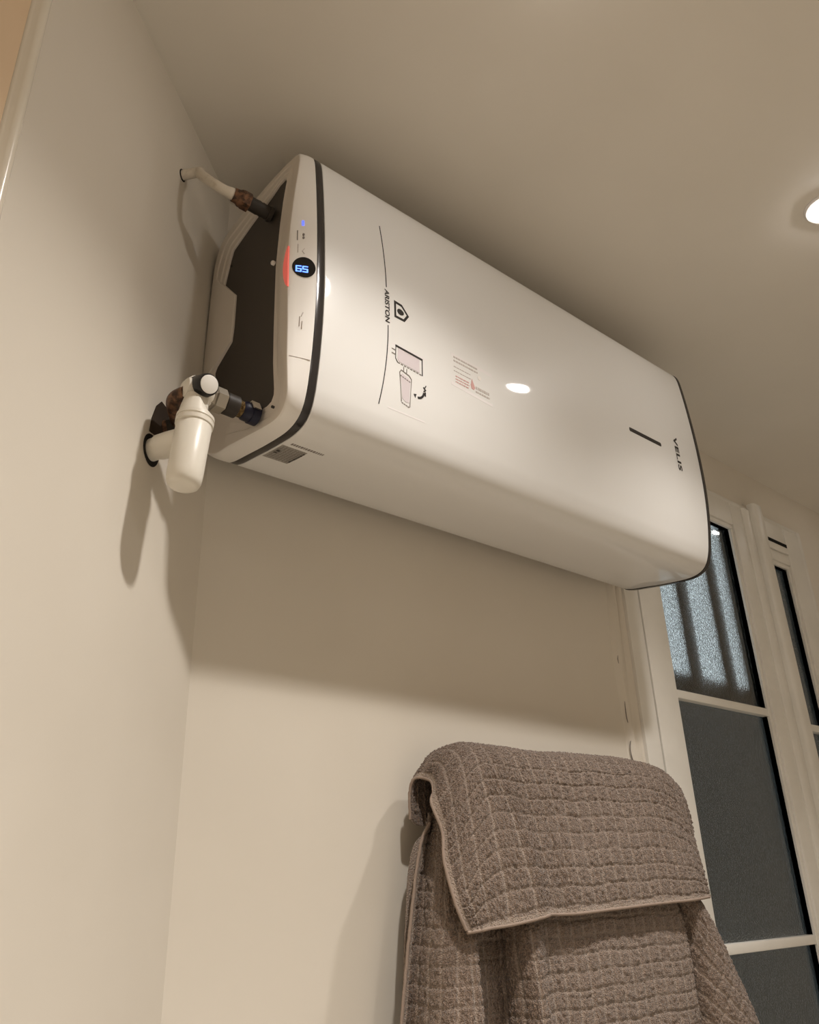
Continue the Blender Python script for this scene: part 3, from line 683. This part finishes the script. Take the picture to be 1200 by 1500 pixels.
# --- bath towel: hung over the rail, front drop gathered in folds, reaches below the picture
lowt = thing('bath_towel', 'large taupe waffle bath towel hanging in folds below the shorter towel', 'towel', (.65, -.03, -1.25))
def drop(cols, zs=(-.47, -.56, -.67, -.80)):
    C = []
    for n_, c in enumerate(cols):
        col = [(x, y, z) for (x, y), z in zip(c, (zs[0]-.050*max(0, 1-n_/5),)+zs[1:])]
        (x0, y0), (x1, y1) = c[2], c[3]
        for k, z in ((.75, -.92), (1.25, -1.05), (1.6, -1.25)): col.append((x1+(x1-x0)*k, y1+(y1-y0)*k*.4, z))
        C.append(col)
    return C
front_cols = [
 ((.385, -.002), (.3635, .000), (.339, .000), (.317, .000)), ((.392, .002), (.374, .005), (.350, .006), (.328, .004)), ((.400, .014), (.384, .010), (.361, .006), (.337, .000)), ((.399, -.018), (.383, -.030), (.358, -.044), (.328, -.058)),
 ((.410, -.035), (.398, -.048), (.372, -.066), (.342, -.085)), ((.425, -.040), (.412, -.056), (.396, -.082), (.388, -.097)), ((.432, -.034), (.424, -.040), (.416, -.048), (.412, -.054)), ((.442, -.030), (.444, -.030), (.450, -.030), (.452, -.030)), ((.455, -.032), (.464, -.032), (.480, -.032), (.484, -.031)),
 ((.464, -.040), (.474, -.048), (.490, -.056), (.489, -.066)), ((.474, -.045), (.486, -.062), (.506, -.084), (.503, -.102)), ((.490, -.048), (.504, -.063), (.530, -.084), (.529, -.099)), ((.508, -.047), (.528, -.058), (.560, -.071), (.558, -.080)),
 ((.58, -.048), (.60, -.062), (.63, -.076), (.625, -.087)), ((.66, -.048), (.685, -.062), (.715, -.077), (.710, -.088)), ((.74, -.048), (.765, -.062), (.80, -.077), (.80, -.088)), ((.81, -.048), (.84, -.061), (.89, -.077), (.888, -.088)),
 ((.850, -.044), (.885, -.056), (.948, -.074), (.951, -.080)), ((.858, -.034), (.895, -.042), (.962, -.054), (.966, -.056)), ((.868, -.042), (.907, -.056), (.976, -.078), (.990, -.088)), ((.885, -.044), (.930, -.062), (1.003, -.088), (1.046, -.104)),
 ((.900, -.036), (.950, -.052), (1.033, -.076), (1.096, -.090)), ((.905, -.015), (.957, -.025), (1.044, -.042), (1.111, -.050)), ((.895, .004), (.945, .002), (1.030, -.005), (1.098, -.010))]
C = drop(front_cols)
A0 = spline_grid(C, 120, 20); UU0 = np.concatenate([[0], np.cumsum(np.linalg.norm(np.diff(A0, axis=0), axis=2).mean(1))])
EDGE = float(np.interp(18/(len(front_cols)-1), np.linspace(0, 1, 120), UU0))     # the right-hand roll is turned on the bias
def bias(UU, VV, k):
    a = (UU-VV*.92)/1.36; b = (UU+VV*.92)/1.36
    return np.where(UU > EDGE, a if k == 0 else b, UU if k == 0 else VV)
_, A2, N2 = towel('front_drop', C, 640, 340, lambda u, v: bias(u, v, 0), lambda u, v: bias(u, v, 1), lowt, M['towel'], -1, (.0026, .0027), (.0285, .0262))
hemline('side_hem', [A2[0, j]-N2[0, j]*.001 for j in range(0, A2.shape[1], 4)], lowt, .0026)
back_cols = [((.412, .027), (.369, .027), (.351, .027), (.342, .027)), ((.43, .020), (.40, .022), (.385, .022), (.375, .022)), ((.52, .020), (.52, .020), (.52, .020), (.52, .020)), ((.66, .018), (.66, .018), (.66, .018), (.66, .018)), ((.80, .020), (.80, .020), (.82, .020), (.84, .020)), ((.90, .018), (.90, .018), (.94, .018), (.98, .018))]
_, A3, N3 = towel('back_drop', drop(back_cols), 260, 240, lambda u, v: u, lambda u, v: v, lowt, M['towel'], -1, (.0020, .0020), (.0265, .0290))

# --- hand towel: folded over the top of the rail
upt = thing('hand_towel', 'shorter taupe waffle towel folded over the top of the rail', 'towel', (.68, -.04, -.68))
def section(x, zt, hemz, xh=None, yo=0.):
    f = (0, 0, 0, 0, 0, .1, .25, .5, .8, 1.); xh = x if xh is None else xh
    yz = [(.041, zt-.130), (.039, zt-.055), (.024, zt-.012), (-.005, zt-.001), (-.030, zt-.001), (-.055, zt-.012), (-.073, zt-.045), (-.083, zt-.105), (-.094, zt-.190), (-.101, hemz)]
    return [(x+(xh-x)*k, y+yo*k, z) for k, (y, z) in zip(f, yz)]
C = [[(.3701, .036, -.511), (.3686, .034, -.468), (.3707, .022, -.4459), (.3849, .000, -.4509), (.3756, -.018, -.4706), (.3575, -.034, -.4898), (.3586, -.056, -.5344), (.3489, -.070, -.5785), (.3540, -.086, -.6372), (.3683, -.094, -.6776)],
     [(.388, .040, -.52), (.387, .038, -.455), (.388, .022, -.427), (.392, -.004, -.424), (.388, -.026, -.434), (.378, -.046, -.462), (.374, -.066, -.508), (.368, -.079, -.565), (.374, -.093, -.634), (.388, -.099, -.676)],
     [(.408, .041, -.52), (.408, .039, -.445), (.409, .024, -.406), (.412, -.005, -.399), (.412, -.030, -.402), (.408, -.054, -.420), (.404, -.073, -.458), (.402, -.084, -.525), (.406, -.094, -.60), (.412, -.101, -.6735)],
     section(.432, -.390, -.671, .452, -.003), section(.455, -.3885, -.6645, .505, -.011), section(.474, -.3885, -.6605, .530, -.012), section(.500, -.3890, -.6600, .546, .000), section(.550, -.3890, -.6610, .585, .002), section(.62, -.3890, -.661), section(.70, -.3870, -.658), section(.78, -.3850, -.655), section(.85, -.3840, -.6525, .846), section(.905, -.3840, -.651, .90), section(.950, -.3870, -.650, .945),
     [(.985, .041, -.52), (.985, .039, -.450), (.987, .024, -.408), (.992, -.005, -.397), (.998, -.030, -.398), (1.002, -.054, -.412), (1.002, -.070, -.452), (.998, -.079, -.51), (.994, -.090, -.585), (.992, -.097, -.648)],
     [(1.020, .034, -.54), (1.022, .032, -.475), (1.030, .018, -.432), (1.042, -.008, -.415), (1.053, -.030, -.418), (1.061, -.047, -.442), (1.062, -.058, -.486), (1.051, -.067, -.5465), (1.046, -.078, -.6045), (1.0445, -.086, -.6456)]]
_, A1, N1 = towel('cloth', C, 460, 340, lambda u, v: u, lambda u, v: v, upt, M['towel'], -1, (.0024, .0026), (.0330, .0265))
hemline('hem', [A1[i, -1] - N1[i, -1]*.001 for i in range(0, A1.shape[0], 4)], upt, .0026)
hemline('hem', [A1[0, j] - N1[0, j]*.001 for j in range(0, A1.shape[1], 4)], upt, .0026)
